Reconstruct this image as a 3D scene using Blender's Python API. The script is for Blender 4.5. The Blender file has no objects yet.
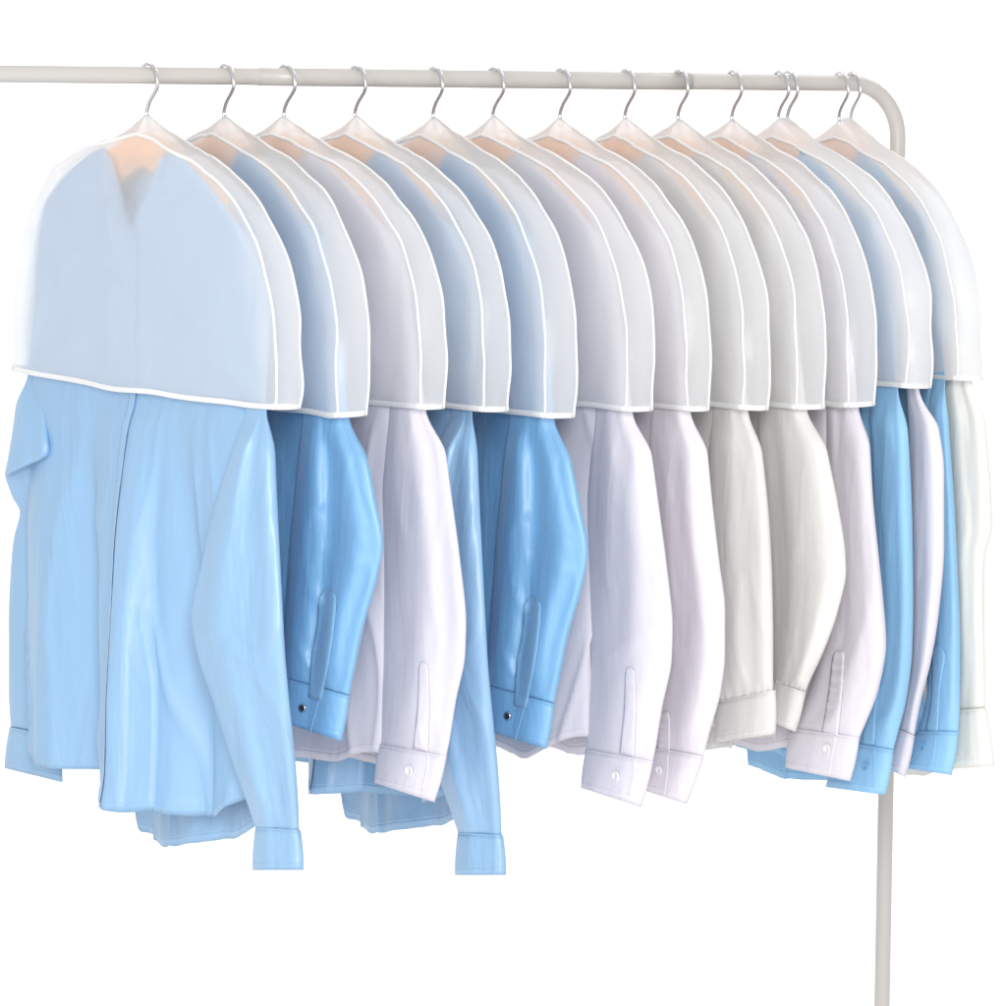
import bpy, math, random
from mathutils import Vector, Matrix, noise as mnoise

sc = bpy.context.scene
COL = sc.collection
pi = math.pi

# ------------------------------------------------------------------ camera
F = 4500.0                 # focal length in photograph pixels
CX, HY = 502.5, 60.0       # optical axis: horizon line of the photograph
ROLL = math.radians(0.75)
H = 1.52                   # camera height
cam_d = bpy.data.cameras.new('camera')
cam_d.sensor_width = 36.0
cam_d.sensor_fit = 'HORIZONTAL'
cam_d.lens = 36.0 * F / 1005.0
cam_d.shift_y = -(503.0 - HY) / 1005.0
cam_d.clip_start = 0.05
cam_d.clip_end = 200
cam = bpy.data.objects.new('camera', cam_d)
cam.matrix_world = Matrix.Translation((0, 0, H)) @ Matrix.Rotation(pi / 2, 4, 'X') @ Matrix.Rotation(ROLL, 4, 'Z')
COL.objects.link(cam)
sc.camera = cam

# ------------------------------------------------------------------ world, lights, exposure
w = bpy.data.worlds.new('World')
sc.world = w
w.use_nodes = True
bg = w.node_tree.nodes['Background']
bg.inputs[0].default_value = (1.0, 1.0, 1.0, 1)
bg.inputs[1].default_value = 0.76

def area(name, loc, target, size, power, color=(1, 1, 1), size_y=None):
    d = bpy.data.lights.new(name, 'AREA')
    d.energy = power
    d.color = color
    d.shape = 'RECTANGLE'
    d.size = size
    d.size_y = size_y or size
    o = bpy.data.objects.new(name, d)
    o.location = loc
    o.rotation_euler = (Vector(target) - Vector(loc)).to_track_quat('-Z', 'Y').to_euler()
    COL.objects.link(o)
    return o

area('key_softbox', (0.15, 0.5, 2.0), (0.05, 4.6, 1.1), 0.6, 98, (1.0, 0.985, 0.97), 1.4)
area('fill_softbox', (-2.0, 2.0, 2.0), (-0.3, 4.5, 1.2), 0.5, 17, (1.0, 0.985, 0.97), 1.4)
area('backdrop_light', (-1.5, 6.1, 3.3), (-0.3, 8.3, 1.0), 1.6, 40, (1, 1, 1), 0.6)
area('backdrop_light', (1.5, 6.1, 3.3), (0.3, 8.3, 1.0), 1.6, 40, (1, 1, 1), 0.6)

sc.view_settings.view_transform = 'Standard'
sc.view_settings.look = 'None'
sc.view_settings.exposure = 0.13
sc.view_settings.gamma = 1
sc.view_settings.use_curve_mapping = False
sc.cycles.transparent_max_bounces = 48
sc.cycles.max_bounces = 14
sc.cycles.diffuse_bounces = 6
sc.cycles.transmission_bounces = 10

# ------------------------------------------------------------------ projection helpers
cr, sr = math.cos(ROLL), math.sin(ROLL)
def unproj(px, py, Y):
    xs, ys = px - CX, py - HY
    X = xs * cr + ys * sr
    Z = -xs * sr + ys * cr
    return Vector((X * Y / F, Y, H - Z * Y / F))
def proj(p):
    X = p.x * F / p.y
    Z = (H - p.z) * F / p.y
    return (CX + X * cr - Z * sr, HY + X * sr + Z * cr)

def lerp(a, b, t): return a + (b - a) * t
def sstep(a, b, x):
    t = min(1, max(0, (x - a) / (b - a)))
    return t * t * (3 - 2 * t)
def interp(tab, x):
    """smooth (monotone cubic) interpolation in a table of (x, y)"""
    n = len(tab)
    if x <= tab[0][0]: return tab[0][1]
    if x >= tab[-1][0]: return tab[-1][1]
    d = [(tab[i + 1][1] - tab[i][1]) / (tab[i + 1][0] - tab[i][0]) for i in range(n - 1)]
    m = [d[0]] + [0 if d[i - 1] * d[i] <= 0 else 2 * d[i - 1] * d[i] / (d[i - 1] + d[i]) for i in range(1, n - 1)] + [d[-1]]
    for i in range(n - 1):
        if x <= tab[i + 1][0]:
            h = tab[i + 1][0] - tab[i][0]
            t = (x - tab[i][0]) / h
            return ((2*t**3 - 3*t**2 + 1) * tab[i][1] + (t**3 - 2*t**2 + t) * h * m[i]
                    + (-2*t**3 + 3*t**2) * tab[i + 1][1] + (t**3 - t**2) * h * m[i + 1])
def nz(x, y, z=0.0): return mnoise.noise(Vector((x, y, z)))

# ------------------------------------------------------------------ materials
def new_mat(name):
    m = bpy.data.materials.new(name)
    m.use_nodes = True
    nt = m.node_tree
    for n in list(nt.nodes): nt.nodes.remove(n)
    out = nt.nodes.new('ShaderNodeOutputMaterial')
    return m, nt, out
def N(nt, t, **kw):
    n = nt.nodes.new('ShaderNode' + t)
    for k, v in kw.items(): setattr(n, k, v)
    return n
def math_node(nt, op, a, b=None):
    n = N(nt, 'Math', operation=op)
    for i, v in enumerate((a, b)):
        if v is None: continue
        if isinstance(v, (int, float)): n.inputs[i].default_value = v
        else: nt.links.new(v, n.inputs[i])
    return n.outputs[0]

def cloth_mat(name, col, rough=0.45, sheen=0.25, trans=0.10, spec=0.45, tcol=None, stitch=True, crumple=1.0):
    m, nt, out = new_mat(name)
    L = nt.links.new
    p = N(nt, 'BsdfPrincipled')
    p.inputs['Roughness'].default_value = rough
    p.inputs['Specular IOR Level'].default_value = spec
    p.inputs['Sheen Weight'].default_value = sheen
    p.inputs['Sheen Roughness'].default_value = 0.4
    tc = N(nt, 'TexCoord')
    # faint woven mottling of the dye
    mp = N(nt, 'Mapping'); mp.inputs['Scale'].default_value = (60, 60, 14)
    L(tc.outputs['Object'], mp.inputs[0])
    n1 = N(nt, 'TexNoise'); n1.inputs['Scale'].default_value = 1; n1.inputs['Detail'].default_value = 5
    L(mp.outputs[0], n1.inputs['Vector'])
    cm = N(nt, 'MixRGB'); cm.inputs[1].default_value = tuple(c * 0.965 for c in col) + (1,)
    cm.inputs[2].default_value = tuple(min(1, c * 1.03) for c in col) + (1,)
    L(n1.outputs[0], cm.inputs[0])
    L(cm.outputs[0], p.inputs['Base Color'])
    # soft crumple, long in z
    mp2 = N(nt, 'Mapping'); mp2.inputs['Scale'].default_value = (17, 17, 5)
    L(tc.outputs['Object'], mp2.inputs[0])
    n2 = N(nt, 'TexNoise'); n2.inputs['Scale'].default_value = 1; n2.inputs['Detail'].default_value = 3.5
    n2.inputs['Distortion'].default_value = 0.6
    L(mp2.outputs[0], n2.inputs['Vector'])
    # fine weave
    n3 = N(nt, 'TexNoise'); n3.inputs['Scale'].default_value = 900; n3.inputs['Detail'].default_value = 1
    L(tc.outputs['Object'], n3.inputs['Vector'])
    hgt = math_node(nt, 'ADD', math_node(nt, 'MULTIPLY', n2.outputs[0], 0.0062 * crumple),
                    math_node(nt, 'MULTIPLY', n3.outputs[0], 0.00012))
    if stitch:
        uv = N(nt, 'UVMap'); sep = N(nt, 'SeparateXYZ')
        L(uv.outputs[0], sep.inputs[0])
        d = math_node(nt, 'ABSOLUTE', math_node(nt, 'SUBTRACT', sep.outputs[1], 0.0085))
        g = math_node(nt, 'SUBTRACT', 1.0, math_node(nt, 'MINIMUM', math_node(nt, 'DIVIDE', d, 0.0012), 1.0))
        # pucker along the seam
        n4 = N(nt, 'TexNoise'); n4.noise_dimensions = '1D'; n4.inputs['Scale'].default_value = 110
        L(sep.outputs[0], n4.inputs['W'])
        near = math_node(nt, 'SUBTRACT', 1.0, math_node(nt, 'MINIMUM', math_node(nt, 'DIVIDE', d, 0.009), 1.0))
        hgt = math_node(nt, 'ADD', hgt, math_node(nt, 'MULTIPLY', math_node(nt, 'MULTIPLY', near, n4.outputs[0]), 0.0009))
        hgt = math_node(nt, 'SUBTRACT', hgt, math_node(nt, 'MULTIPLY', g, 0.0004))
    b = N(nt, 'Bump'); b.inputs['Strength'].default_value = 1.0; b.inputs['Distance'].default_value = 1.0
    L(hgt, b.inputs['Height'])
    L(b.outputs[0], p.inputs['Normal'])
    t = N(nt, 'BsdfTranslucent')
    t.inputs[0].default_value = tuple(tcol or col) + (1,)
    L(b.outputs[0], t.inputs['Normal'])
    mx = N(nt, 'MixShader'); mx.inputs[0].default_value = trans
    L(p.outputs[0], mx.inputs[1]); L(t.outputs[0], mx.inputs[2])
    L(mx.outputs[0], out.inputs[0])
    return m

def film_mat(name, opac=0.55):
    """frosted translucent cover film"""
    m, nt, out = new_mat(name)
    L = nt.links.new
    tc = N(nt, 'TexCoord')
    n2 = N(nt, 'TexNoise'); n2.inputs['Scale'].default_value = 28; n2.inputs['Detail'].default_value = 3
    L(tc.outputs['Object'], n2.inputs['Vector'])
    b = N(nt, 'Bump'); b.inputs['Strength'].default_value = 1.0; b.inputs['Distance'].default_value = 0.0030
    L(n2.outputs[0], b.inputs['Height'])
    d = N(nt, 'BsdfDiffuse'); d.inputs[0].default_value = (0.955, 0.955, 0.96, 1)
    L(b.outputs[0], d.inputs['Normal'])
    t = N(nt, 'BsdfTranslucent'); t.inputs[0].default_value = (0.93, 0.93, 0.94, 1)
    g = N(nt, 'BsdfGlossy'); g.inputs['Roughness'].default_value = 0.38; g.inputs[0].default_value = (0.9, 0.9, 0.9, 1)
    L(b.outputs[0], g.inputs['Normal'])
    dt = N(nt, 'MixShader'); dt.inputs[0].default_value = 0.5
    L(d.outputs[0], dt.inputs[1]); L(t.outputs[0], dt.inputs[2])
    dg = N(nt, 'MixShader'); dg.inputs[0].default_value = 0.05
    L(dt.outputs[0], dg.inputs[1]); L(g.outputs[0], dg.inputs[2])
    tr = N(nt, 'BsdfTransparent'); tr.inputs[0].default_value = (0.99, 0.99, 0.99, 1)
    rf = N(nt, 'BsdfRefraction'); rf.inputs['IOR'].default_value = 1.10; rf.inputs['Roughness'].default_value = 0.36
    rf.inputs[0].default_value = (1, 1, 1, 1)
    cl = N(nt, 'MixShader'); cl.inputs[0].default_value = 0.58
    L(tr.outputs[0], cl.inputs[1]); L(rf.outputs[0], cl.inputs[2])
    # grazing views look through more film
    lw = N(nt, 'LayerWeight'); lw.inputs['Blend'].default_value = 0.30
    fac = math_node(nt, 'ADD', opac, math_node(nt, 'MULTIPLY', lw.outputs['Facing'], 0.25))
    mx = N(nt, 'MixShader')
    L(fac, mx.inputs[0])
    L(cl.outputs[0], mx.inputs[1]); L(dg.outputs[0], mx.inputs[2])
    L(mx.outputs[0], out.inputs[0])
    return m

def solid_mat(name, col, rough=0.5, metal=0.0, spec=0.5, bump=None, grain=None, trans=0.0):
    m, nt, out = new_mat(name)
    L = nt.links.new
    p = N(nt, 'BsdfPrincipled')
    p.inputs['Base Color'].default_value = tuple(col) + (1,)
    p.inputs['Roughness'].default_value = rough
    p.inputs['Metallic'].default_value = metal
    p.inputs['Specular IOR Level'].default_value = spec
    tc = N(nt, 'TexCoord')
    if grain:
        mp = N(nt, 'Mapping'); mp.inputs['Scale'].default_value = grain[0]
        L(tc.outputs['Object'], mp.inputs[0])
        n = N(nt, 'TexNoise'); n.inputs['Scale'].default_value = 1; n.inputs['Detail'].default_value = 6
        n.inputs['Distortion'].default_value = 0.5
        L(mp.outputs[0], n.inputs['Vector'])
        r = N(nt, 'ValToRGB')
        r.color_ramp.elements[0].position = 0.3; r.color_ramp.elements[1].position = 0.7
        r.color_ramp.elements[0].color = tuple(c * grain[1] for c in col) + (1,)
        r.color_ramp.elements[1].color = tuple(col) + (1,)
        L(n.outputs[0], r.inputs[0]); L(r.outputs[0], p.inputs['Base Color'])
    if bump:
        n = N(nt, 'TexNoise'); n.inputs['Scale'].default_value = bump[0]; n.inputs['Detail'].default_value = 2
        L(tc.outputs['Object'], n.inputs['Vector'])
        b = N(nt, 'Bump'); b.inputs['Strength'].default_value = 1; b.inputs['Distance'].default_value = bump[1]
        L(n.outputs[0], b.inputs['Height']); L(b.outputs[0], p.inputs['Normal'])
    if trans:
        t = N(nt, 'BsdfTranslucent'); t.inputs[0].default_value = tuple(col) + (1,)
        mx = N(nt, 'MixShader'); mx.inputs[0].default_value = trans
        L(p.outputs[0], mx.inputs[1]); L(t.outputs[0], mx.inputs[2]); L(mx.outputs[0], out.inputs[0])
    else:
        L(p.outputs[0], out.inputs[0])
    return m

M = {
    'pale': cloth_mat('pale_blue_satin', (0.255, 0.445, 0.67), rough=0.44, sheen=0.08, trans=0.06, spec=1.0, tcol=(0.25, 0.55, 0.9)),
    'blue': cloth_mat('mid_blue_satin', (0.185, 0.415, 0.68), rough=0.47, sheen=0.08, trans=0.06, spec=1.0, tcol=(0.05, 0.35, 0.8)),
    'sky': cloth_mat('sky_blue_cotton', (0.29, 0.55, 0.80), rough=0.6, sheen=0.08, trans=0.08, spec=0.3, crumple=0.7),
    'lav': cloth_mat('lavender_white_cotton', (0.765, 0.735, 0.80), rough=0.7, sheen=0.04, trans=0.15, spec=0.2, crumple=0.5),
    'ivory': cloth_mat('ivory_cotton', (0.755, 0.745, 0.73), rough=0.7, sheen=0.04, trans=0.15, spec=0.2, crumple=0.5),
    'ivory_thin': cloth_mat('thin_ivory_chiffon', (0.85, 0.835, 0.785), rough=0.7, sheen=0.04, trans=0.18, spec=0.2, crumple=0.5),
    'slit': cloth_mat('greyed_blue_placket', (0.20, 0.40, 0.62), rough=0.5, sheen=0.1, trans=0.04, stitch=False, crumple=0.4),
    'film': film_mat('frosted_cover_film'),
    'thick_film': film_mat('denser_cover_film', 0.78),
    'bind': solid_mat('white_binding_tape', (0.90, 0.90, 0.90), rough=0.7, spec=0.2, bump=(700, 0.0006), trans=0.25),
    'steel': solid_mat('chromed_wire', (0.66, 0.66, 0.68), rough=0.2, metal=1.0),
    'paint': solid_mat('cream_grey_powder_coat', (0.475, 0.455, 0.43), rough=0.34, spec=0.5, bump=(900, 0.0001)),
    'wood': solid_mat('pale_beech_wood', (0.95, 0.50, 0.22), rough=0.45, grain=((10, 60, 60), 0.80)),
    'pearl': solid_mat('pearl_button', (0.72, 0.70, 0.72), rough=0.25, spec=0.6),
    'dark': solid_mat('dark_button', (0.012, 0.013, 0.02), rough=0.15, spec=0.8),
    'bluebut': solid_mat('blue_button', (0.16, 0.37, 0.60), rough=0.25, spec=0.6),
    'palebut': solid_mat('pale_blue_button', (0.42, 0.62, 0.82), rough=0.4),
    'rim': solid_mat('steel_button_rim', (0.6, 0.62, 0.66), rough=0.2, metal=1.0),
    'white': solid_mat('white_studio_paper', (0.88, 0.88, 0.88), rough=0.9, spec=0.1),
    'rubber': solid_mat('grey_rubber', (0.10, 0.10, 0.10), rough=0.7),
}

# ------------------------------------------------------------------ object helpers
def tag(o, label=None, cat=None, group=None, kind=None):
    if label: o['label'] = label
    if cat: o['category'] = cat
    if group: o['group'] = group
    if kind: o['kind'] = kind
    return o
def empty(name, loc, rz=0.0):
    o = bpy.data.objects.new(name, None)
    o.empty_display_size = 0.05
    o.location = loc
    o.rotation_euler = (0, 0, rz)
    COL.objects.link(o)
    return o
def mesh(name, verts, faces, mat, parent=None, uvs=None, smooth=True, solid=0.0):
    me = bpy.data.meshes.new(name)
    me.from_pydata([tuple(v) for v in verts], [], faces)
    if uvs:
        lay = me.uv_layers.new(name='UVMap')
        for lp in me.loops: lay.data[lp.index].uv = uvs[lp.vertex_index]
    if smooth:
        me.polygons.foreach_set('use_smooth', [True] * len(me.polygons))
    me.materials.append(mat)
    me.update()
    o = bpy.data.objects.new(name, me)
    COL.objects.link(o)
    if parent: o.parent = parent
    if solid:
        md = o.modifiers.new('thickness', 'SOLIDIFY'); md.thickness = solid; md.offset = 0
    return o
def grid(nu, nv, fn, closed=False):
    """fn(i, j) -> (Vector, (u, v)); closed wraps i"""
    V, U, Fc = [], [], []
    for j in range(nv):
        for i in range(nu):
            p, uv = fn(i, j)
            V.append(p); U.append(uv)
    for j in range(nv - 1):
        for i in range(nu if closed else nu - 1):
            i2 = (i + 1) % nu
            Fc.append((j * nu + i, j * nu + i2, (j + 1) * nu + i2, (j + 1) * nu + i))
    return V, Fc, U
def tube(pts, r, n=12, caps=True, flat=None, up=None):
    """sweep: flat = (half width in the side direction, half thickness along up)"""
    V, Fc = [], []
    m = len(pts)
    prev = None
    for k, p in enumerate(pts):
        T = (pts[min(m - 1, k + 1)] - pts[max(0, k - 1)]).normalized()
        if up is not None:
            nrm = (up - T * up.dot(T)).normalized()
        else:
            if prev is None:
                ref = Vector((0, 0, 1)) if abs(T.z) < 0.9 else Vector((1, 0, 0))
                nrm = (ref - T * ref.dot(T)).normalized()
            else:
                nrm = (prev - T * prev.dot(T)).normalized()
        prev = nrm
        side = T.cross(nrm)
        rr = r[k] if isinstance(r, (list, tuple)) else r
        for q in range(n):
            a = 2 * pi * q / n
            if flat: V.append(p + side * math.cos(a) * flat[0] + nrm * math.sin(a) * flat[1])
            else: V.append(p + (side * math.cos(a) + nrm * math.sin(a)) * rr)
    for k in range(m - 1):
        for q in range(n):
            q2 = (q + 1) % n
            Fc.append((k * n + q, k * n + q2, (k + 1) * n + q2, (k + 1) * n + q))
    if caps:
        Fc.append(tuple(range(n))[::-1]); Fc.append(tuple((m - 1) * n + q for q in range(n)))
    return V, Fc
def catmull(P, n=8):
    out = []
    for i in range(len(P) - 1):
        a = P[max(0, i - 1)]; b = P[i]; c = P[i + 1]; d = P[min(len(P) - 1, i + 2)]
        for k in range(n):
            t = k / n
            out.append(0.5 * ((2 * b) + (c - a) * t + (2 * a - 5 * b + 4 * c - d) * t * t + (-a + 3 * b - 3 * c + d) * t ** 3))
    out.append(P[-1].copy())
    return out
def merge(parts):
    V, Fc = [], []
    for v, f in parts:
        o = len(V); V += list(v); Fc += [tuple(i + o for i in q) for q in f]
    return V, Fc

# ------------------------------------------------------------------ setting: seamless paper sweep
prof = [(1.2, 0.0), (7.0, 0.0)]
for k in range(1, 13):
    a = k / 12 * pi / 2
    prof.append((7.0 + 1.5 * math.sin(a), 1.5 - 1.5 * math.cos(a)))
prof.append((8.5, 4.2))
V = []
for y, z in prof: V += [Vector((-3.4, y, z)), Vector((3.4, y, z))]
Fc = [(2*i, 2*i+1, 2*i+3, 2*i+2) for i in range(len(prof) - 1)]
bd = mesh('backdrop', V, Fc, M['white'])
bd['kind'] = 'structure'

# ------------------------------------------------------------------ rack
RAIL_A = math.radians(25.0)
U0 = Vector((math.cos(RAIL_A), math.sin(RAIL_A), 0))
D1 = 4.5
P1 = unproj(148, 75.5, D1)
RAILZ = P1.z
def rail_at(px):
    """point of the rail axis seen at photograph column px"""
    k = (px - CX + 0.2) / F
    s = (k * P1.y - P1.x) / (U0.x - k * U0.y)
    return P1 + U0 * s, s
_, s_end = rail_at(898.5)
RR = 0.0086
R_B = 0.058
rack = empty('clothes_rack', (P1 + U0 * (s_end * 0.5)).to_2d().to_3d())
tag(rack, 'cream grey metal clothes rail with a rounded corner and one upright leg', 'clothes rack')
base = rack.location.copy()
pts = []
s_start = -0.62
# left upright (outside the frame), bend, rail, bend, right upright
leg_top = P1 + U0 * s_end
lean = unproj(883.8, 1006, leg_top.y + 0.01) - unproj(899.5, 140, leg_top.y)
lean = lean / abs(lean.z)
def bend(c_s, sign):
    out = []
    for k in range(0, 13):
        a = k / 12 * pi / 2
        out.append(P1 + U0 * (c_s + sign * R_B * math.sin(a)) + Vector((0, 0, -R_B + R_B * math.cos(a))))
    return out
right = bend(s_end - R_B, 1)
left = bend(s_start + R_B, -1)
down_r = [right[-1] + lean * d for d in (0.05, 0.3, 0.7, 1.1, RAILZ - R_B - 0.03)]
down_l = [left[-1] + Vector((0, 0, -d)) for d in (0.05, 0.3, 0.7, 1.1, RAILZ - R_B - 0.03)]
mid = [P1 + U0 * lerp(s_start + R_B, s_end - R_B, k / 30) for k in range(1, 30)]
def part(name, vf, mat, parent, off, solid=0):
    return mesh(name, [v - off for v in vf[0]], vf[1], mat, parent, solid=solid)
part('rail', tube(left[::-1] + mid + right + down_r[:2], RR, 24), M['paint'], rack, base)
part('leg', tube([down_r[1] - lean * 0.02] + down_r[1:], RR * 0.985, 24), M['paint'], rack, base)
part('leg', tube([left[-1] + Vector((0, 0, 0.001))] + down_l, RR * 0.985, 24), M['paint'], rack, base)
ja, jb = rail_at(259)[0], rail_at(690)[0]
part('rail_sleeve', tube([ja.lerp(jb, k / 10) for k in range(11)], RR + 0.0006, 24), M['paint'], rack, base)
VDIR = Vector((U0.y, -U0.x, 0))
for q in (down_r[-1], down_l[-1]):
    fp = [Vector((q.x, q.y, 0.028)) + VDIR * d for d in (-0.21, -0.1, 0, 0.1, 0.21)]
    ft = part('foot', tube(fp, 0.011, 16), M['paint'], rack, base)
    for e in (fp[0], fp[-1]):
        g = (e - Vector((q.x, q.y, 0.028))).normalized()
        part('rubber_cap', tube([e - g * 0.012 + Vector((0, 0, -0.0)), e + g * 0.004], 0.0128, 16), M['rubber'], ft, base)
# little bolt near the corner of the rail
bp, _ = rail_at(853)
part('bolt', tube([bp + Vector((0, 0, RR - 0.001)), bp + Vector((0, 0, RR + 0.0030))], [0.0036, 0.0030], 12), M['paint'], rack, base)

# ------------------------------------------------------------------ hangers, covers and shirts: placing
WC = 0.295                # half width of a cover
LEFT = 0.93               # the far half hangs a little narrower
DROP = 0.0445             # rail axis to the apex of a cover
class Frame:
    """local frame of one hanging thing: x across the shoulders, y along the rail, z up"""
    def __init__(s, px, a, dz=0.0, off=0.0):
        p, s.s = rail_at(px + 2.0)
        s.o = p + Vector((0, 0, -DROP + dz))
        s.a = a
        s.set()
    def set(s):
        s.v = Vector((math.sin(s.a), -math.cos(s.a), 0)); s.u = Vector((math.cos(s.a), math.sin(s.a), 0))
        s.rz = s.a - pi / 2
    def world(s, x, y, z): return s.o + s.v * x + s.u * y + Vector((0, 0, z))
    def local(s, p):
        d = p - s.o
        return Vector((d.dot(s.v), d.dot(s.u), d.z))

# apex column, front seam corner (x, y), back seam corner x
COV = [(146, 276, 409, 301), (223, 337, 416, 369), (283, 421, 409, 447), (354, 484, 411, 511),
       (432, 545, 418, 577), (492, 627, 411, 656), (559, 687, 411, 711), (624, 744, 410, 771),
       (677, 797, 409, 827), (731, 848, 406, 878), (782, 908, 388, 934), (844, 957, 380, 984)]
covers = []
for ax, nx, ny, bx in COV:
    lo, hi = 0.1, 1.2
    g = (bx - nx) / 1000.0 / 0.93 / 1.04
    for _ in range(40):
        md = (lo + hi) / 2
        f = Frame(ax, md)
        if proj(f.world(WC, -g / 2, -0.27))[0] < nx: lo = md
        else: hi = md
    f = Frame(ax, md)
    zl, zh = 0.15, 0.4
    for _ in range(40):
        zz = (zl + zh) / 2
        if proj(f.world(WC, -g / 2, -zz))[1] < ny: zl = zz
        else: zh = zz
    f.g = g; f.zb = zz
    covers.append(f)
    print('cover', ax, 'yaw', round(math.degrees(md), 1), 'drop', round(zz, 3), 'gusset', round(g, 3),
          'left corner', [round(c) for c in proj(f.world(-WC, -g / 2, -zz))])

# ------------------------------------------------------------------ hanger
def build_hanger(f):
    root = empty('hanger', f.o, f.rz)
    hook = [(0, 0, -0.012), (0, 0, 0.0), (-0.0014, 0, 0.0085), (0.0045, 0, 0.0187), (0.0175, 0, 0.0300), (0.0212, 0, 0.0375), (0.0165, 0, 0.0490),
            (0.0065, 0, 0.0551), (-0.0045, 0, 0.0555), (-0.0130, 0, 0.0505), (-0.0160, 0, 0.0420)]
    off = Vector((0, 0, 0))
    pts = catmull([Vector(p) + (off if p[2] > 0.02 else off * max(0, p[2] / 0.02)) for p in hook], 6)
    v, fc = tube(pts, 0.0020, 12)
    mesh('hook', v, fc, M['steel'], root)
    top = [(0, 0.012), (0.02, 0.014), (0.05, 0.022), (0.10, 0.040), (0.16, 0.066), (0.200, 0.092), (0.214, 0.106)]
    bot = [(0, 0.047), (0.02, 0.053), (0.05, 0.070), (0.10, 0.090), (0.16, 0.105), (0.200, 0.117), (0.214, 0.118)]
    n = 65
    def fn(i, j):
        x = lerp(-0.214, 0.214, j / (n - 1))
        zt = interp(top, abs(x)) ; zb = interp(bot, abs(x))
        a = 2 * pi * i / 16
        th = 0.0062 * (1 - max(0, (abs(x) - 0.19) / 0.04) ** 2 * 0.6)
        c, s_ = math.cos(a), math.sin(a)
        c = math.copysign(abs(c) ** 0.6, c); s_ = math.copysign(abs(s_) ** 0.6, s_)
        return Vector((x, c * th, -(zt + zb) / 2 + s_ * (zb - zt) / 2)), (0, 0)
    v, fc, _ = grid(16, n, fn, True)
    fc.append(tuple(range(16))); fc.append(tuple(range((n - 1) * 16, n * 16))[::-1])
    mesh('arm', v, fc, M['wood'], root)
    return root

# ------------------------------------------------------------------ cover
OUT = [(0.0, 0.0135), (0.12, 0.0190), (0.25, 0.0285), (0.45, 0.042), (0.65, 0.066), (0.80, 0.096),
       (0.90, 0.128), (0.955, 0.154), (0.985, 0.185), (1.0, 0.220)]
OUTL = [(0.0, 0.0135), (0.12, 0.0185), (0.25, 0.0240), (0.43, 0.0320), (0.65, 0.0510), (0.80, 0.083),
        (0.90, 0.116), (0.955, 0.147), (0.985, 0.183), (1.0, 0.220)]
def outline(zb, OUT):
    """right half of the seam line from the top centre to the bottom corner, as (w, z)"""
    P = [Vector((f_ * WC, -z, 0)) for f_, z in OUT]
    P.append(Vector((WC * 1.0, -lerp(0.22, zb, 0.55), 0)))
    P.append(Vector((WC * 0.992, -zb, 0)))
    P[0] = Vector((0, P[0].y, 0))
    c = catmull(P, 4)
    return [(p.x, p.y) for p in c]
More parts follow.
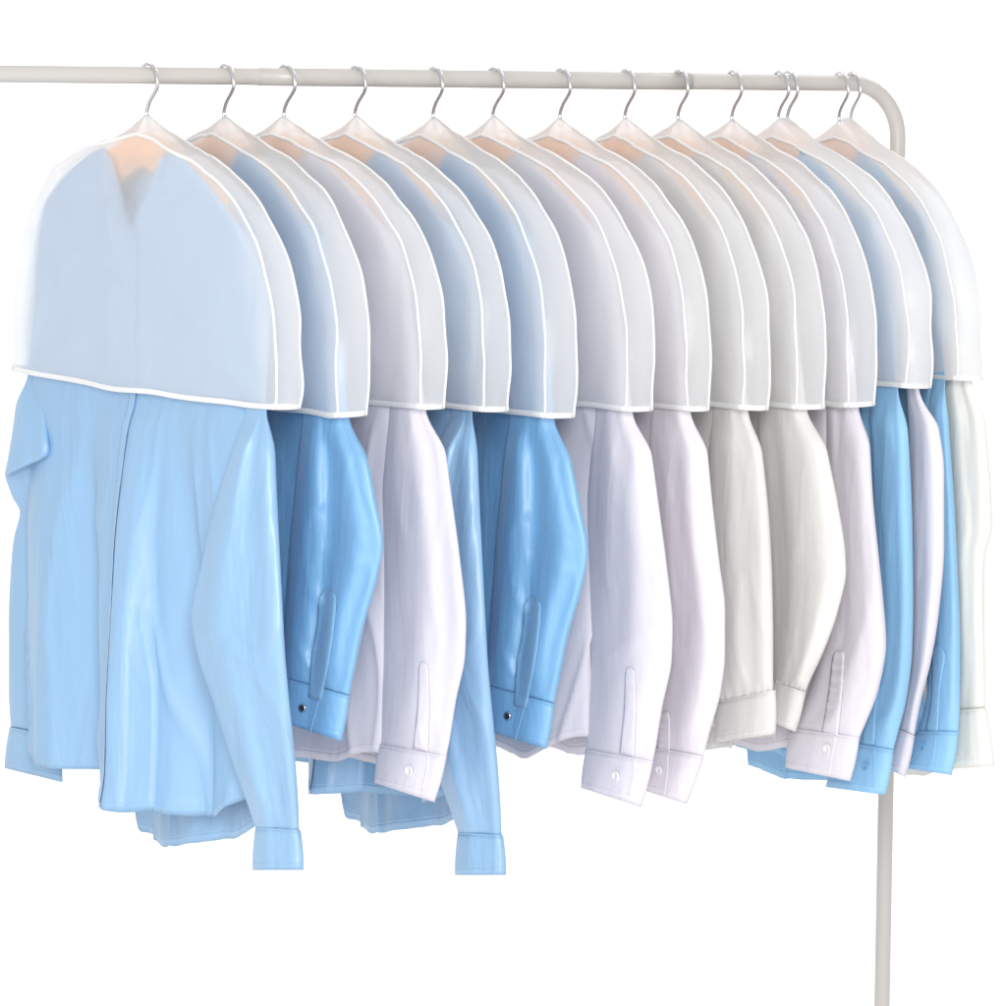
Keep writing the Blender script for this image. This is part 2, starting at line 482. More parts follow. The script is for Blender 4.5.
def build_cover(f, idx, label, double=False):
    rnd = random.Random(50 + idx)
    g, zb = f.g, f.zb
    film = M['thick_film'] if double else M['film']
    root = empty('garment_cover', f.o, f.rz)
    tag(root, label, 'garment cover', 'translucent covers over the shoulders of the shirts')
    ol = outline(zb, OUT)
    arc = [(-x * LEFT, z) for x, z in outline(zb, OUTL)[::-1]] + ol[1:]          # left bottom -> top -> right bottom
    ph = rnd.random() * 10
    def wob(x, z, side):
        r = max(0.0, 1 - abs(nz(x * 9 + ph - z * 5, z * 7 + x * 3, side * 2.7)) * 6)
        return 0.0022 * nz(x * 14 + ph, z * 14, side * 3.3) + 0.0050 * nz(x * 5 + ph, z * 5, side * 7.1) + 0.0030 * r * r * side
    def seam_pt(k, side):
        x, z = arc[k]
        top = math.exp(-(x / 0.035) ** 2)
        ruck = 0.0016 * nz(x * 75 + ph, side, 3.0) * math.exp(-(x / 0.07) ** 2) + 0.0013 * nz(x * 38 + ph, side * 5, 0)
        half = g / 2 * (1 - 0.10 * top)
        # the strip narrows a little at the very bottom
        lowk = sstep(-zb + 0.05, -zb, z)
        half *= 1 - 0.06 * lowk
        xx = x + 0.0030 * nz(z * 22 + ph, side * 9, 2.0)
        return Vector((xx, side * half + 0.0024 * nz(x * 20 + ph, z * 22, side), z + ruck + (0.004 if side > 0 else 0) * math.exp(-(x/0.12)**2)))
    nA = len(arc)
    nB = 34
    for side, nm in ((-1, 'front_panel'), (1, 'back_panel')):
        seam = [seam_pt(k, side) for k in range(nA)]
        bot = []
        for k in range(1, nB):
            t = k / nB
            a, b = seam[-1], seam[0]
            p = a.lerp(b, t)
            p.z -= 0.0035 * math.sin(pi * t) + 0.0035 * nz(t * 6 + ph, side, 0)
            p.y += side * (0.006 * math.sin(pi * t)) + 0.003 * nz(t * 5 + ph, side * 4, 1.0)
            bot.append(p)
        loop = seam + bot
        n = len(loop)
        C = Vector((0, side * g / 2, -0.16))
        rings = 22
        V = [C + Vector((0, side * 0.010, 0))]
        for r in range(1, rings + 1):
            t = r / rings
            for p in loop:
                q = C.lerp(p, t)
                bul = (1 - t ** 3) * 0.008 * side
                q.y = lerp(C.y, p.y, t) + bul + wob(q.x, q.z, side) * (1 - t ** 4)
                V.append(q)
        Fc = [(0, 1 + (i + 1) % n, 1 + i) for i in range(n)]
        for r in range(rings - 1):
            for i in range(n):
                a = 1 + r * n + i; b = 1 + r * n + (i + 1) % n
                Fc.append((a, b, b + n, a + n))
        pn = mesh(nm, V, Fc, film, root)
        # binding along the seam and the bottom edge
        up = Vector((0, 1, 0))
        v1 = tube([p + Vector((0, side * 0.0006, 0)) for p in catmull(seam, 2)], 0, 8, True, (0.0019, 0.0011), up)
        mesh('seam_binding', v1[0], v1[1], M['bind'], root)
        v2 = tube([p + Vector((0, side * 0.0010, 0.0018)) for p in catmull([seam[-1] + Vector((0.0005, 0, 0))] + bot + [seam[0] - Vector((0.0005, 0, 0))], 2)], 0, 8, True, (0.0029, 0.0012), up)
        mesh('hem_binding', v2[0], v2[1], M['bind'], root)
    # gusset strip between the two panels
    nc = 11
    def fn(i, j):
        a = seam_pt(j, -1); b = seam_pt(j, 1)
        t = i / (nc - 1)
        p = a.lerp(b, t)
        x = arc[j][0]
        tent = math.exp(-(abs(x) / (0.038 if not double else 0.050)) ** 1.3)
        if double: rise = 0.015 * tent * min(1, 2.2 * math.sin(pi * t))
        else: rise = 0.0145 * tent * (1 - abs(2 * t - 1)) ** 0.7 + 0.0012 * nz(x * 70 + ph, t * 3, 1) * math.exp(-(x / 0.06) ** 2) * math.sin(pi * t)
        p.z += rise
        # outward puff
        nx_ = 1 if x > 0 else -1
        puff = 0.0035 * math.sin(pi * t) + 0.0025 * math.sin(pi * t) * nz(x * 20 + ph, arc[j][1] * 22, 4.4)
        sidek = sstep(0.16, 0.28, abs(x))
        p.x += nx_ * puff * sidek
        p.z += puff * (1 - sidek)
        return p, (0, 0)
    v, fc, _ = grid(nc, nA, fn)
    mesh('gusset', v, fc, film, root)
    for e in (0, nA - 1):
        a, b = seam_pt(e, -1), seam_pt(e, 1)
        sgn = -1 if e == 0 else 1
        P = [a + (b - a) * (k / 6) + Vector((sgn * 0.003 * math.sin(pi * k / 6), 0, 0.0016)) for k in range(7)]
        v2 = tube(P, 0, 8, True, (0.0029, 0.0011), Vector((1, 0, 0)))
        mesh('hem_binding', v2[0], v2[1], M['bind'], root)
    # little reinforced opening for the hook
    R = 0.0028
    for q in ((0,) if not double else (-0.0035, 0.0055)):
        P = [Vector((R * math.cos(a), q + R * 0.8 * math.sin(a), -0.0018 + 0.0006 * math.sin(3 * a))) for a in [2 * pi * k / 16 for k in range(17)]]
        v3 = tube(P, 0.0009, 8, False)
        mesh('hook_opening', v3[0], v3[1], M['bind'], root)
    return root

# keeps cloth inside its cover box
def fit_local(f, p):
    cf = f.cover
    q = cf.local(f.world(p.x, p.y, p.z))
    z = -q.z
    k = 1 - sstep(cf.zb + 0.001, cf.zb + 0.042, z)
    if k <= 0: return p
    # widest half width allowed at this height
    lim = 0.0
    T = OUT if q.x > 0 else OUTL
    for i in range(len(T) - 1):
        if T[i][1] <= z <= T[i + 1][1]:
            lim = lerp(T[i][0], T[i + 1][0], (z - T[i][1]) / (T[i + 1][1] - T[i][1])) * WC
    if z > 0.22: lim = WC
    if z < OUT[0][1]: lim = 0.02
    lim = max(lim - lerp(0.007, 0.004, sstep(0.2, 0.25, z)), 0.01)
    def soft(v, L):
        a = abs(v)
        if a < L * 0.75: return v
        e = (a - L * 0.75) / (L * 0.25)
        return math.copysign(L * (0.75 + 0.25 * math.tanh(e)), v)
    limx = lim * (1.0 if q.x > 0 else LEFT)
    nx = soft(q.x, limx)
    lo, hi = f.trange
    c, hw_ = (lo + hi) / 2, (hi - lo) / 2
    ny = c + soft(q.y - c, hw_)
    r = Vector((lerp(q.x, nx, k), lerp(q.y, ny, k), q.z))
    return f.local(cf.world(r.x, r.y, r.z))

# ------------------------------------------------------------------ shirt
SHT = [(0.07, 0.029), (0.11, 0.0430), (0.16, 0.0655), (0.205, 0.090), (0.235, 0.1080)]
class ShirtSpec: pass
def fold_fn(seed, amp):
    r = random.Random(seed)
    comps = [(r.uniform(3.5, 5), r.uniform(0, 6.28), 1.0), (r.uniform(7, 10), r.uniform(0, 6.28), 0.65), (r.uniform(13, 18), r.uniform(0, 6.28), 0.28)]
    def D(s, h):
        g = sstep(0.02, 1.0, h) ** 0.9
        tot = 0
        for k, p, a in comps:
            ph = k * s * (1 - 0.10 * h) + p + 1.1 * nz(s * 1.2 + seed, h * 1.6, k)
            c = math.sin(ph)
            c = math.copysign(abs(c) ** 0.85, c)
            tot += a * c
        return amp * g * tot
    return D

def build_shirt(f, idx, o, sl):
    """f frame, o dict of options, sl sleeve rings in photograph columns"""
    root = empty('shirt', f.o, f.rz)
    tag(root, o['label'], 'shirt', 'shirts hanging on the rail')
    mat = M[o['mat']]
    seed = o.get('seed', idx + 1)
    D = fold_fn(seed, o.get('fold', 0.0065))
    custom = o.get('custom')
    hw = o.get('hw', (0.245, 0.225))          # half widths at the hem: far, near
    zf = o.get('hem', 0.64)
    zc = f.zb
    HALF = 0.235
    thick_top = 0.009
    def thick(z):   # half thickness of the body
        return interp([(0.02, 0.0095), (0.2, 0.012), (0.27, 0.013), (0.42, 0.022), (0.8, 0.028)], z)
    def width(s, h):
        e = hw[0] if s < 0 else hw[1]
        return s * lerp(HALF * (1.06 if s < 0 else 1.0), e, sstep(0.0, 1.0, h) )
    NECK = o.get('neck', 0.122)
    NW = 0.07 / HALF
    def topz(s, front):
        a = abs(s)
        if a >= NW: return interp(SHT, a * HALF) - 0.002
        t = a / NW
        if front:
            c = -0.12
            t = abs(s - c * NW * 1) / (NW * (1 - c if s > c * NW else 1 + c))
            return lerp(NECK, 0.027, min(1, t) ** 0.85)
        return lerp(0.036, 0.027, t ** 2)
    def hemz(s, front):
        if front:
            z = zf + 0.004 * math.sin(5 * s + idx)
            z -= 0.028 * sstep(0.55, 1.0, s) + 0.012 * sstep(0.7, 1.0, -s)
            return z
        return zf + o.get('tail', 0.03) * sstep(-0.50, -0.40, s) * lerp(1.0, 0.2, max(0, s)) - 0.012 * sstep(0.6, 1, abs(s))
    nv = 84
    def panel(name, s0, s1, nu, front, dt=0.0, dz=0.0, drift=0.0):
        def fn(i, j):
            s = lerp(s0, s1, i / (nu - 1)); h = j / (nv - 1)
            zt, zh = topz(s, front), hemz(s, front) + dz
            z = lerp(zt, zh, h)
            hh = max(0, (z - 0.05) / (zf - 0.05))
            x = width(s, hh) + drift * sstep(0.35, 1, h) * (1 - abs(s)) ** 2
            lens = max(0.0, 1 - abs(s) ** lerp(9.0, 3.0, sstep(0.08, 0.4, z))) ** 0.5
            y = (-1 if front else 1) * thick(z) * (0.15 + 0.85 * lens)
            amp = sstep(zc - 0.10, zc + 0.16, z)
            y += D(s, hh) * amp * (1 if front else 0.8)
            y += 0.0016 * nz(s * 6 + seed, z * 14, 2.2 if front else 5.5)
            r1 = max(0.0, 1 - abs(nz(s * 2.4 + z * 1.2 + seed, z * 3.0 - s * 0.6, 3.0 if front else 9.0)) * 7)
            y -= 0.0042 * r1 * r1 * amp
            if custom: 
                dx, dy = custom(s, hh, z, front)
                x += dx; y += dy * sstep(zc - 0.03, zc + 0.12, z)
            y += dt
            # small rolled ripple at the hem
            rp = sstep(zh - 0.02, zh, z)
            z2 = z + rp * 0.0014 * nz(s * 9 + seed, 1.0 if front else 8.0, 0)
            y += rp * 0.0014 * nz(s * 16, seed, 4.0)
            return fit_local(f, Vector((x, y, -z2))), (s * HALF, (zh - z))
        v, fc, uv = grid(nu, nv, fn)
        return mesh(name, v, fc, mat, root, uv, solid=0.0007), fn
    fl, fnl = panel('front_panel', -1.0, 0.10, 60, True, 0.0, 0.0, o.get('drift', 0.0))
    fr, fnr = panel('front_panel', -0.02, 1.0, 70, True, -0.0012, o.get('rdz', 0.0), o.get('drift', 0.0))
    panel('back_panel', -1.0, 1.0, 120, False)
    # placket strip down the front edge, with buttons
    def pf(i, j):
        s = lerp(-0.028, 0.028, i / 6)
        h = j / (nv - 1)
        nu = 70
        ii = (s + 0.02) / 1.02 * (nu - 1)
        p, uv = fnr(ii, j)
        p = p.copy(); p.y -= 0.0016 + 0.0007 * nz(h * 60, seed, 0)
        return p, (s * HALF, uv[1])
    v, fc, uv = grid(7, nv, pf)
    pk = mesh('placket', v, fc, mat, root, uv, solid=0.0006)
    for jz in o.get('front_buttons', []):
        j = int(jz * (nv - 1))
        c = pf(3, j)[0]
        button(pk, c + Vector((0, -0.0018, 0)), Vector((0, -1, 0)), 0.0045, 'palebut')
    # neckband following the opening
    band = []
    for k in range(2, 31):
        s = lerp(-NW, NW, k / 32)
        z = topz(s, True)
        y = -thick(z) * (0.15 + 0.85 * max(0, 1 - abs(s) ** 3) ** 0.5) - 0.0026
        band.append(fit_local(f, Vector((s * HALF, y, -z))))
    v = tube(band, 0, 8, True, (0.0050, 0.0012), Vector((0, 1, 0)))
    mesh('neckband', v[0], v[1], mat, root)
    # ---- near sleeve
    shoulder = []
    for wv, zv, hp in ((0.185, 0.076, 3), (0.210, 0.096, 6), (0.230, 0.130, 9), (0.245, 0.185, 13)):
        p = f.world(wv, 0, -zv); c = proj(p)
        shoulder.append((c[0] - hp, c[1], c[0] + hp, c[1], p.y, 1.85, 0.008))
    Yc = f.o.y - math.cos(f.a) * o.get('sw', 0.255) + o.get('sdy', -0.012)
    rings = shoulder[:]
    tr = sl['rings']
    for k, r in enumerate(tr):
        t = k / (len(tr) - 1)
        q = min(1, k / 2.5)
        sl0 = 1.25
        Y0 = Yc + 0.004
        rings.append((r[0], r[1], r[2], r[3], lerp(Y0, Yc, q), lerp(sl0, 1.2, q), interp([(0, 0.010), (0.3, 0.022), (0.75, 0.024), (1, 0.016)], t) * sl.get('fat', 1)))
    sleeve(f, root, rings, mat, o, sl, seed, 'sleeve')
    # ---- far sleeve
    Yf = f.o.y + math.cos(f.a) * 0.255
    if 'far' in sl:
        fr_ = sl['far']
        rings = []
        for wv, zv, hp in ((-0.185, 0.076, 3), (-0.205, 0.096, 6), (-0.222, 0.130, 9), (-0.235, 0.20, 12)):
            p = f.world(wv, 0, -zv); c = proj(p)
            rings.append((c[0] - hp, c[1], c[0] + hp, c[1], p.y, 1.85, 0.008))
        for k, r in enumerate(fr_['rings']):
            rings.append((r[0], r[1], r[2], r[3], Yf + r[4], 1.5, r[5]))
        sleeve(f, root, rings, mat, o, fr_, seed + 7, 'sleeve')
    else:
        rings = []
        zend = min(0.60, zf - 0.05)
        for wv, zv, hp in ((-0.185, 0.076, 3), (-0.205, 0.096, 6), (-0.222, 0.130, 9), (-0.235, 0.20, 12), (-0.240, 0.30, 15), (-0.236, 0.42, 20), (-0.225, 0.52, 19), (-0.215, zend - 0.045, 16)):
            p = f.world(wv, 0.0 + 0.01, -zv); c = proj(p)
            rings.append((c[0] - hp, c[1], c[0] + hp, c[1], p.y, 1.75, 0.008 + 0.012 * sstep(0.15, 0.35, zv)))
        p = f.world(-0.212, 0.01, -zend); c = proj(p)
        l = rings[-1]
        far = {'cuff': (l[0] - 1, l[1], l[2] + 1, l[3], c[0] - 17, c[1], c[0] + 17, c[1])}
        sleeve(f, root, rings, mat, o, far, seed + 7, 'sleeve')
    return root

def button(parent, c, nrm, r, kind, name='button'):
    """small turned button with rim and holes; coordinates in the frame of parent's mesh"""
    nrm = nrm.normalized()
    ref = Vector((0, 0, 1))
    a = (ref - nrm * ref.dot(nrm)).normalized(); b = nrm.cross(a)
    prof = [(0.0, 0.0004), (0.55, 0.0004), (0.70, 0.0013), (0.90, 0.0016), (1.0, 0.0008), (1.0, -0.0004)]
    n = 24
    V, Fc = [], []
    for q, (rr, hh) in enumerate(prof):
        for k in range(n):
            t = 2 * pi * k / n
            V.append(c + a * math.cos(t) * rr * r + b * math.sin(t) * rr * r + nrm * hh)
    for q in range(len(prof) - 1):
        for k in range(n):
            k2 = (k + 1) % n
            Fc.append((q * n + k, q * n + k2, (q + 1) * n + k2, (q + 1) * n + k))
    mat = {'dark': M['dark'], 'pearl': M['pearl'], 'bluebut': M['bluebut'], 'palebut': M['palebut']}[kind]
    o = mesh(name, V, Fc, mat, parent)
    me = o.data
    # holes and (for the dark snap) a steel rim as further slots of the same part
    me.materials.append(M['rim'] if kind == 'dark' else M['rubber'])
    if kind == 'dark':
        for p in me.polygons:
            q = p.index // n
            if q >= 2: p.material_index = 1
    return o

def sleeve(f, root, rings, mat, o, sl, seed, name):
    """loft through rings (xl, yl, xr, yr, depth, slope, half thickness)"""
    K = len(rings)
    # arc parameter by index, interpolated
    tabs = [[(k, r[c]) for k, r in enumerate(rings)] for c in range(7)]
    rnd = random.Random(seed * 13 + 1)
    p1, p2, p3 = (rnd.uniform(0, 6.28) for _ in range(3))
    soft = 1.0 if o['mat'] in ('pale', 'blue') else 0.55
    amp = o.get('sfold', 0.0045) * lerp(soft, 1, 0.4)
    nu, sub = 60, 8
    nvv = (K - 1) * sub + 1
    length = 0.0
    def surf(theta, kk, lift=0.0, cuffk=None):
        vals = [interp(t, kk) for t in tabs] if cuffk is None else cuffk
        xl, yl, xr, yr, Y, slope, b = vals
        c, s_ = math.cos(theta), math.sin(theta)
        # flattened tube
        sx = c
        sy = s_
        hp = (xr - xl) / 2
        px = (xl + xr) / 2 + hp * sx
        py = lerp(yl, yr, (sx + 1) / 2)
        g = sstep(2.0, 5.0, kk) * (1.0 - 0.55 * sstep(K - 2.2, K - 1, kk)) if cuffk is None else 0.35
        h = kk / (K - 1)
        w1 = math.sin(3.3 * sx + p1 + 1.2 * nz(h * 3, seed, sx)) * 1.0
        w2 = math.sin(6.6 * sx + p2 + 1.8 * h + 1.5 * nz(h * 4 + 3, seed, sx)) * 0.55
        # oblique drag lines near the elbow
        w3 = math.sin(10 * h * 2.2 + 3.4 * sx + p3) * 0.35 * math.exp(-((h - 0.62) / 0.16) ** 2) * (0.4 + 0.6 * abs(sx))
        edge = 1 - abs(sx) ** 4
        r1 = max(0.0, 1 - abs(nz(sx * 1.3 + h * 2.2 + seed, h * 3.4 - sx * 0.9, seed * 2.0)) * 7)
        r2 = max(0.0, 1 - abs(nz(sx * 2.6 - h * 3.0 + seed, h * 6.0 + sx, seed * 3.0)) * 8)
        d = amp * g * (w1 + w2 + w3) * edge - soft * 0.0030 * g * r1 * r1 * edge + soft * 0.0015 * g * r2 * r2 * edge
        d *= min(1.0, hp / 32.0)
        if 'profile' in sl and s_ < 0: d += sl['profile'](sx, h, py) * g * edge
        depth = Y - hp / 1000.0 * slope * sx * (Y / 4.5) + b * sy + d
        if cuffk is None and sl.get('gather'):
            gk = sstep(K - 1.9, K - 1.02, kk)
            depth += gk * 0.0022 * math.sin(34 * sx + 2 * math.sin(5 * sx))
        if lift:
            depth += lift * (1 if s_ > 0 else -1) * max(0.15, abs(s_)) 
        return px, py, depth
    def loc(px, py, Y): return fit_local(f, f.local(unproj(px, py, Y)))
    lengths = []
    def fn(i, j):
        kk = j / sub
        th = 2 * pi * i / nu
        px, py, Y = surf(th, kk)
        return loc(px, py, Y), (i / nu * 0.3, 0.05 + (nvv - 1 - j) * 0.006)
    v, fc, uv = grid(nu, nvv, fn, True)
    so = mesh(name, v, fc, mat, root, uv, solid=0.0006)
    if 'cuff' not in sl: return so
    c = sl['cuff']                            # top xl yl xr yr, bottom xl yl xr yr
    last = rings[-1]
    nc = 9
    bb = last[6]
    def cvals(t):
        q = [lerp(c[m], c[m + 4], t) for m in range(4)]
        bulge = 0.9 * math.sin(pi * t)
        return [q[0] - bulge, q[1], q[2] + bulge, q[3], last[4], last[5], bb * lerp(1.05, 1.15, t)]
    def cf(i, j):
        t = j / (nc - 1)
        px, py, Y = surf(2 * pi * i / nu, K - 1, 0.0016, cvals(t))
        return loc(px, py, Y), (i / nu * 0.22, 0.0085 + 0.0012 + (1 - t) * 0.04 if False else (1 - t) * 0.043 + 0.001)
    v, fc, uv = grid(nu, nc, cf, True)
    cu = mesh('cuff', v, fc, mat, root, uv, solid=0.0014)
    # piped top edge of the cuff
    P = [cf(i, 0)[0] for i in range(nu)]
    P.append(P[0].copy())
    tv = tube(P, 0.0011, 6, False)
    mesh('seam', tv[0], tv[1], mat, cu)
    # sleeve placket: a strip lying on the front of the sleeve, given by photograph points
    def front_depth(px, py):
        """depth of the camera side of the sleeve or the cuff at a photograph point"""
        best = None
        for kk in [q / 4 for q in range(4 * 3, 4 * (K - 1) + 1)]:
            vals = [interp(t, kk) for t in tabs]
            ym = lerp(vals[1], vals[3], 0.5)
            if best is None or abs(ym - py) < best[0]: best = (abs(ym - py), kk, vals)
        _, kk, vals = best
        sx = max(-0.98, min(0.98, (px - (vals[0] + vals[2]) / 2) / ((vals[2] - vals[0]) / 2)))
        th = -math.acos(sx)
        # inside the cuff?
        xt = lerp(c[0], c[2], (px - c[0]) / (c[2] - c[0])); tt = (px - c[0]) / (c[2] - c[0])
        ytop = lerp(c[1], c[3], tt); ybot = lerp(c[5], c[7], tt)
        if py > ytop:
            t = min(1, (py - ytop) / max(1, ybot - ytop))
            cv = cvals(t)
            sx = max(-0.98, min(0.98, (px - (cv[0] + cv[2]) / 2) / ((cv[2] - cv[0]) / 2)))
            return surf(-math.acos(sx), K - 1, 0.0016, cv)[2]
        return surf(th, kk)[2]
    if 'strip' in sl:
        S = sl['strip']                       # list of (xl, xr, y)
        ys = [q[2] for q in S]
        n2 = 26
        def sf(i, j):
            y = lerp(ys[0], ys[-1], j / (n2 - 1))
            xl = interp([(q[2], q[0]) for q in S], y); xr = interp([(q[2], q[1]) for q in S], y)
            px = lerp(xl, xr, i / 6)
            slant = (c[7] - c[5]) / (c[6] - c[4]) * (px - (xl + xr) / 2) * (j / (n2 - 1))
            Y = front_depth(px, y + slant) - 0.0022 - 0.0006 * nz(y * 0.2, px * 0.1, seed)
            return loc(px, y + slant, Y), (0, 0.5)
        v, fc, uv = grid(7, n2, sf)
        mesh('sleeve_placket', v, fc, M['slit'] if o['mat'] == 'blue' else mat, so, uv, solid=0.0012)
    if 'slit' in sl:                          # open edge line of the cuff
        P = []
        S = [Vector((x, y, 0)) for x, y in sl['slit']]
        for q in catmull(S, 6):
            P.append(loc(q.x, q.y, front_depth(q.x, q.y) - 0.0010))
        tv = tube(P, 0.0009, 6)
        mesh('cuff_edge', tv[0], tv[1], M['slit'] if o['mat'] == 'blue' else mat, cu)
    if 'button' in sl:
        bx, by, kind = sl['button']
        Y = front_depth(bx, by)
        cpt = loc(bx, by, Y - 0.0022)
        pa = loc(bx + 4, by, front_depth(bx + 4, by)) - loc(bx - 4, by, front_depth(bx - 4, by))
        up = Vector((0, 0, 1))
        nr = pa.cross(up).normalized()
        wn = f.v * nr.x + f.u * nr.y
        if wn.y > 0: nr = -nr
        button(cu, cpt, nr, sl.get('br', 0.0052), kind)
    return so

def shift(sl, dx, dy):
    out = dict(sl)
    out['rings'] = [(a + dx, b + dy, c + dx, d + dy) for a, b, c, d in sl['rings']]
    if 'cuff' in sl: out['cuff'] = tuple(q + (dx if k % 2 == 0 else dy) for k, q in enumerate(sl['cuff']))
    if 'strip' in sl: out['strip'] = [(a + dx, b + dx, y + dy) for a, b, y in sl['strip']]
    if 'slit' in sl: out['slit'] = [(x + dx, y + dy) for x, y in sl['slit']]
    if 'button' in sl: out['button'] = (sl['button'][0] + dx, sl['button'][1] + dy, sl['button'][2])
    if 'far' in sl:
        fa = dict(sl['far'])
        fa['rings'] = [(r[0] + dx, r[1] + dy, r[2] + dx, r[3] + dy, r[4], r[5]) for r in fa['rings']]
        fa['cuff'] = tuple(q + (dx if k % 2 == 0 else dy) for k, q in enumerate(fa['cuff']))
        out['far'] = fa
    return out

SL1 = dict(profile=lambda sx, h, py: -0.012 * math.exp(-((sx + 0.55) / 0.35) ** 2) + 0.010 * math.exp(-((sx - 0.45) / 0.3) ** 2) * sstep(420, 560, py),
           rings=[(243, 405, 272, 411), (238, 432, 274, 432), (217, 500, 277, 500), (203, 560, 280, 560), (192, 617, 283, 620),
                  (198, 655, 285, 655), (213, 700, 289, 700), (232, 760, 295, 760), (247, 802, 298, 804), (256, 828, 299, 832)],
           cuff=(256, 828, 300, 831, 253, 870, 303, 870),
           far=dict(rings=[(19, 378, 46, 380, 0.0, 0.012), (14, 420, 48, 418, -0.02, 0.018), (8, 458, 50, 444, -0.035, 0.021), (5, 474, 51, 454, -0.03, 0.021), (6, 479, 50, 458, 0.0, 0.010),
                           (13, 498, 48, 482, 0.015, 0.010), (20, 513, 46, 507, 0.02, 0.014), (13, 545, 44, 545, 0.02, 0.014), (9, 620, 50, 620, 0.015, 0.016), (9, 690, 56, 690, 0.015, 0.016), (11, 728, 58, 738, 0.015, 0.014)],
                    cuff=(10, 728, 58, 738, 5, 768, 62, 782)),
           )
SL2 = dict(rings=[(303, 413, 361, 417), (300, 450, 366, 450), (295, 500, 376, 500), (291, 540, 383, 542), (289, 575, 377, 578), (286, 620, 364, 625),
                  (284, 658, 355, 668), (284, 678, 349, 696)],
           cuff=(283, 679, 349, 697, 281, 722, 341, 741), strip=[(326, 328, 588), (319, 336, 597), (317, 334, 625), (311, 329, 660), (309, 321, 699)],
           slit=[(330, 632), (322, 665), (319, 699), (310, 733)], button=(302.5, 708, 'dark'), br=0.0044,
           profile=lambda sx, h, py: 0.015 * math.exp(-((sx + 0.12) / 0.24) ** 2) * sstep(410, 480, py) - 0.008 * math.exp(-((sx - 0.45) / 0.25) ** 2))
SL3 = dict(rings=[(390, 406, 437, 409), (385, 450, 445, 450), (381, 500, 452, 500), (380, 560, 460, 560), (379, 620, 466, 620), (379, 655, 465, 655),
                  (380, 700, 456, 700), (381, 733, 449, 743), (381, 745, 446, 757)],
           cuff=(380, 745, 446, 757, 375, 783, 434, 802), strip=[(421, 424, 662), (419, 428, 668), (418, 429, 700), (413, 428, 750)],
           slit=[(428, 752), (427, 770), (422, 790)], button=(409, 771, 'pearl'))
SL7 = dict(rings=[(650, 407, 701, 409), (650, 450, 707, 450), (648, 500, 712, 500), (650, 560, 719, 560), (652, 610, 725, 610), (652, 650, 725, 650),
                  (650, 690, 721, 690), (648, 725, 711, 727), (647, 747, 703, 757)],
           cuff=(646, 747, 703, 757, 636, 788, 686, 804), strip=[(661, 668, 712), (659, 670, 722), (657, 670, 750)], slit=[(668, 752), (667, 775), (664, 797)], button=(659, 770, 'pearl'), br=0.0045)
SL8 = dict(rings=[(713, 409, 757, 412), (709, 460, 763, 460), (707, 520, 769, 520), (706, 580, 772, 580), (707, 640, 773, 640), (711, 680, 773, 676), (718, 702, 773, 692)],
           cuff=(717, 702, 775, 691, 716, 743, 775, 734), gather=True)
SL9 = dict(rings=[(757, 406, 820, 408), (760, 450, 827, 450), (764, 500, 837, 500), (768, 550, 845, 550), (770, 575, 846, 572), (772, 610, 838, 610), (773, 650, 824, 650),
                  (774, 674, 810, 680), (774, 682, 805, 692)],
           cuff=(772, 682, 805, 693, 768, 720, 795, 732), gather=True)
SL10 = dict(rings=[(827, 403, 867, 405), (827, 450, 870, 450), (827, 500, 873, 500), (828, 560, 879, 560), (828, 600, 883, 600), (821, 645, 886, 643), (809, 690, 878, 690),
                   (798, 718, 866, 722), (792, 729, 859, 738)],
            cuff=(791, 729, 859, 738, 786, 768, 850, 781), strip=[(836, 843, 651), (833, 844, 656), (829, 842, 690), (822, 838, 734)], slit=[(836, 736), (832, 755), (829, 775)],
            button=(827, 749, 'pearl'))
SL11a = dict(rings=[(867, 386, 905, 391), (872, 450, 909, 450), (874, 520, 912, 520), (875, 600, 913, 600), (873, 650, 912, 650), (864, 700, 906, 700), (850, 725, 899, 728), (842, 742, 893, 750)],
             cuff=(842, 742, 893, 751, 826, 787, 885, 795), strip=[(876, 878, 672), (872, 880, 680), (866, 876, 710), (862, 874, 744)], slit=[(874, 748), (875, 765), (873, 786)], button=(865, 766, 'bluebut'), br=0.0045)
SL11b = dict(rings=[(908, 384, 927, 388), (909, 430, 939, 430), (910, 480, 944, 475), (911, 550, 944, 545), (912, 610, 939, 610), (911, 660, 931, 660), (905, 700, 921, 700), (899, 730, 914, 736)],
             cuff=(898, 730, 914, 737, 888, 769, 905, 777), fat=0.8)
SL12a = dict(rings=[(925, 372, 946, 376), (930, 430, 949, 430), (934, 500, 954, 500), (934, 560, 957, 560), (932, 640, 960, 640), (926, 700, 960, 700), (918, 732, 958, 733)],
             cuff=(917, 732, 958, 733, 904, 768, 951, 775), strip=[(936, 939, 645), (932, 945, 655), (932, 940, 690), (926, 938, 731)], slit=[(936, 736), (934, 755), (932, 770)], button=(923, 746, 'bluebut'), br=0.0042, fat=0.8)
SL12b = dict(rings=[(938, 370, 980, 372), (942, 430, 986, 430), (946, 490, 991, 490), (948, 524, 992, 526), (950, 560, 985, 558), (952, 600, 984, 600), (954, 660, 985, 660), (950, 711, 985, 709)],
             cuff=(948, 712, 986, 709, 940, 770, 994, 766), fat=0.9)

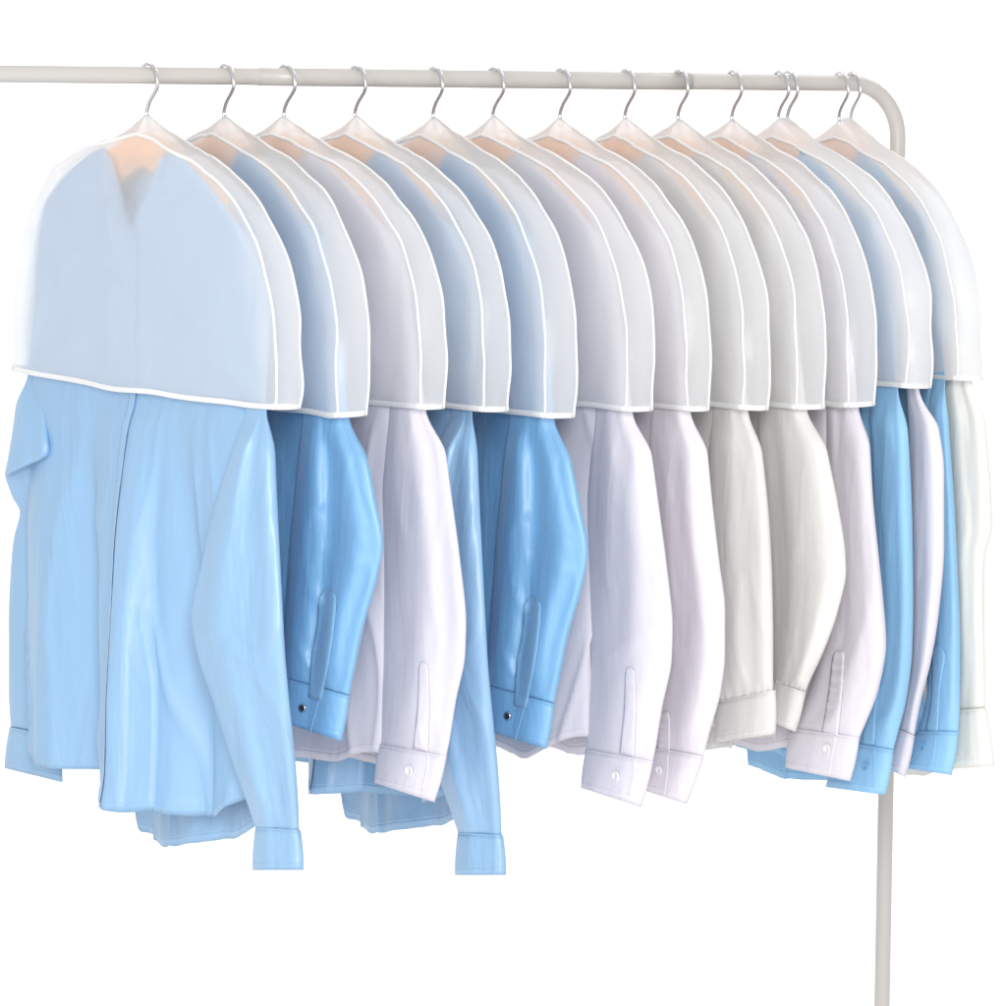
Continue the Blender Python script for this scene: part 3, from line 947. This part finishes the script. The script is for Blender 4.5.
def c1(s, hh, z, front):
    """front of the first shirt: a ledge where the near half folds back, and a soft valley"""
    dy = 0.0
    x = s * 0.235
    k = sstep(0.25, 0.9, hh)
    if front:
        k2 = sstep(0.35, 0.85, hh)
        dy += 0.034 * sstep(0.038, lerp(0.075, 0.046, k2), x) * k
        dy -= 0.020 * math.exp(-((x - 0.012) / 0.032) ** 2) * k
        dy += 0.024 * math.exp(-((x + 0.115 - 0.02 * hh) / 0.026) ** 2) * k
        dy -= 0.014 * math.exp(-((x + 0.062) / 0.026) ** 2) * k
        dy -= 0.010 * math.exp(-((x + 0.175) / 0.025) ** 2) * k
        dy += 0.012 * math.exp(-((x - 0.115) / 0.02) ** 2) * k
    else:
        dy += 0.012 * k
    return 0.0, dy

SH = [
 dict(c=0, label='pale blue satin shirt at the far left, nearest, its whole front visible', mat='pale', hem=0.668, tail=0.062, rdz=0.009, drift=0.034, custom=c1, sl=SL1, seed=3, fold=0.012),
 dict(c=1, label='mid blue satin shirt with a dark cuff button, second from the left', mat='blue', hem=0.555, sl=SL2, seed=5),
 dict(c=2, label='lavender white shirt, third from the left, between the two blue pairs', mat='lav', hem=0.635, sl=SL3, tail=0.0, seed=8),
 dict(c=3, label='pale blue satin shirt with the long low cuff near the middle, fourth from the left', mat='pale', hem=0.668, tail=0.062, rdz=0.009, drift=0.034, custom=c1, sl=shift(SL1, 202.5, 5), seed=3, fold=0.012),
 dict(c=4, label='mid blue satin shirt with a dark cuff button, fifth from the left', mat='blue', hem=0.555, sl=shift(SL2, 205, 8), seed=5),
 dict(c=5, label='lavender white shirt, sixth from the left, its cuff lowest among the whites', mat='lav', hem=0.635, sl=shift(SL3, 206.5, 5), tail=0.0, seed=9),
 dict(c=6, label='lavender white shirt, seventh from the left, beside the first ivory shirt', mat='lav', hem=0.63, sl=SL7, seed=12),
 dict(c=7, label='ivory shirt with a plain gathered cuff, left one of the two ivory shirts', mat='ivory', hem=0.635, sl=SL8, seed=14, tail=0.01),
 dict(c=8, label='ivory shirt with a bulging elbow and gathered cuff, right one of the two', mat='ivory', hem=0.63, sl=SL9, seed=16, tail=0.0),
 dict(c=9, label='pinkish lavender shirt with a long cuff placket, right of the ivory shirts', mat='lav', hem=0.648, sl=SL10, seed=18, tail=0.0),
 dict(c=10, dpx=-4.5, label='sky blue cotton shirt, left of the two under the eleventh cover', mat='sky', hem=0.665, tail=0.035, sl=SL11a, seed=20),
 dict(c=10, dpx=4.5, label='narrow lavender shirt, right of the two under the eleventh cover', mat='lav', hem=0.64, sl=SL11b, seed=22),
 dict(c=11, dpx=-6, label='sky blue cotton shirt, left of the two under the last cover', mat='sky', hem=0.655, sl=SL12a, seed=24),
 dict(c=11, dpx=6, sfold=0.005, label='thin ivory blouse with a flared cuff at the right end of the rail', mat='ivory_thin', hem=0.665, sl=SL12b, seed=26, tail=0.03),
]
frames = []
for k, s in enumerate(SH):
    cf = covers[s['c']]
    f = Frame(COV[s['c']][0] + s.get('dpx', 0), cf.a)
    f.zb = cf.zb; f.g = cf.g; f.cover = cf
    e = cf.g / 2 - 0.0022
    f.trange = (-e, e)
    if s.get('dpx'):
        c = cf.local(f.o).y
        f.trange = (max(-e - 0.002, c - 0.0085), min(e + 0.002, c + 0.0085))
    if s.get('dpx'): f.a = cf.a; f.set()
    frames.append(f)

HL = ['first shirt, leftmost on the rail', 'second shirt from the left, blue with the dark button', 'third shirt from the left, lavender',
      'fourth shirt from the left, pale blue', 'fifth shirt from the left, blue with the dark button', 'sixth shirt from the left, lavender',
      'seventh shirt from the left, lavender', 'eighth shirt from the left, ivory', 'ninth shirt from the left, ivory', 'tenth shirt from the left, pinkish lavender',
      'eleventh shirt, left hook of the first close pair', 'twelfth shirt, right hook of the first close pair',
      'thirteenth shirt, left hook of the last pair by the corner', 'fourteenth shirt, right hook of the last pair by the corner']
proto = build_hanger(frames[0])
for k, f in enumerate(frames):
    if k == 0: h = proto
    else:
        h = proto.copy(); COL.objects.link(h)
        h.location = f.o; h.rotation_euler = (0, 0, f.rz)
        for ch in list(proto.children):
            c = ch.copy(); COL.objects.link(c); c.parent = h
            if k >= 10 and ch.name.startswith('arm'): c.scale = (1, 0.55, 1)   # slim arms where two share a cover
    tag(h, 'wooden hanger carrying the ' + HL[k], 'hanger', 'wooden hangers on the rail')
for k, (s, f) in enumerate(zip(SH, frames)):
    build_shirt(f, k, s, s['sl'])
CL = ['first cover from the left, over the nearest pale blue shirt', 'second cover from the left, over a mid blue shirt',
      'third cover from the left, over a lavender white shirt', 'fourth cover from the left, over a pale blue shirt',
      'fifth cover from the left, over a mid blue shirt, hanging lowest', 'sixth cover from the left, over a lavender white shirt',
      'seventh cover from the left, over a lavender white shirt', 'eighth cover from the left, over the left ivory shirt',
      'ninth cover from the left, over the right ivory shirt', 'tenth cover from the left, over the pinkish lavender shirt',
      'cover with two hooks, over a sky blue and a lavender shirt', 'last cover by the rail corner, over a blue and an ivory shirt']
for k, f in enumerate(covers):
    build_cover(f, k, 'frosted white ' + CL[k], k >= 10)
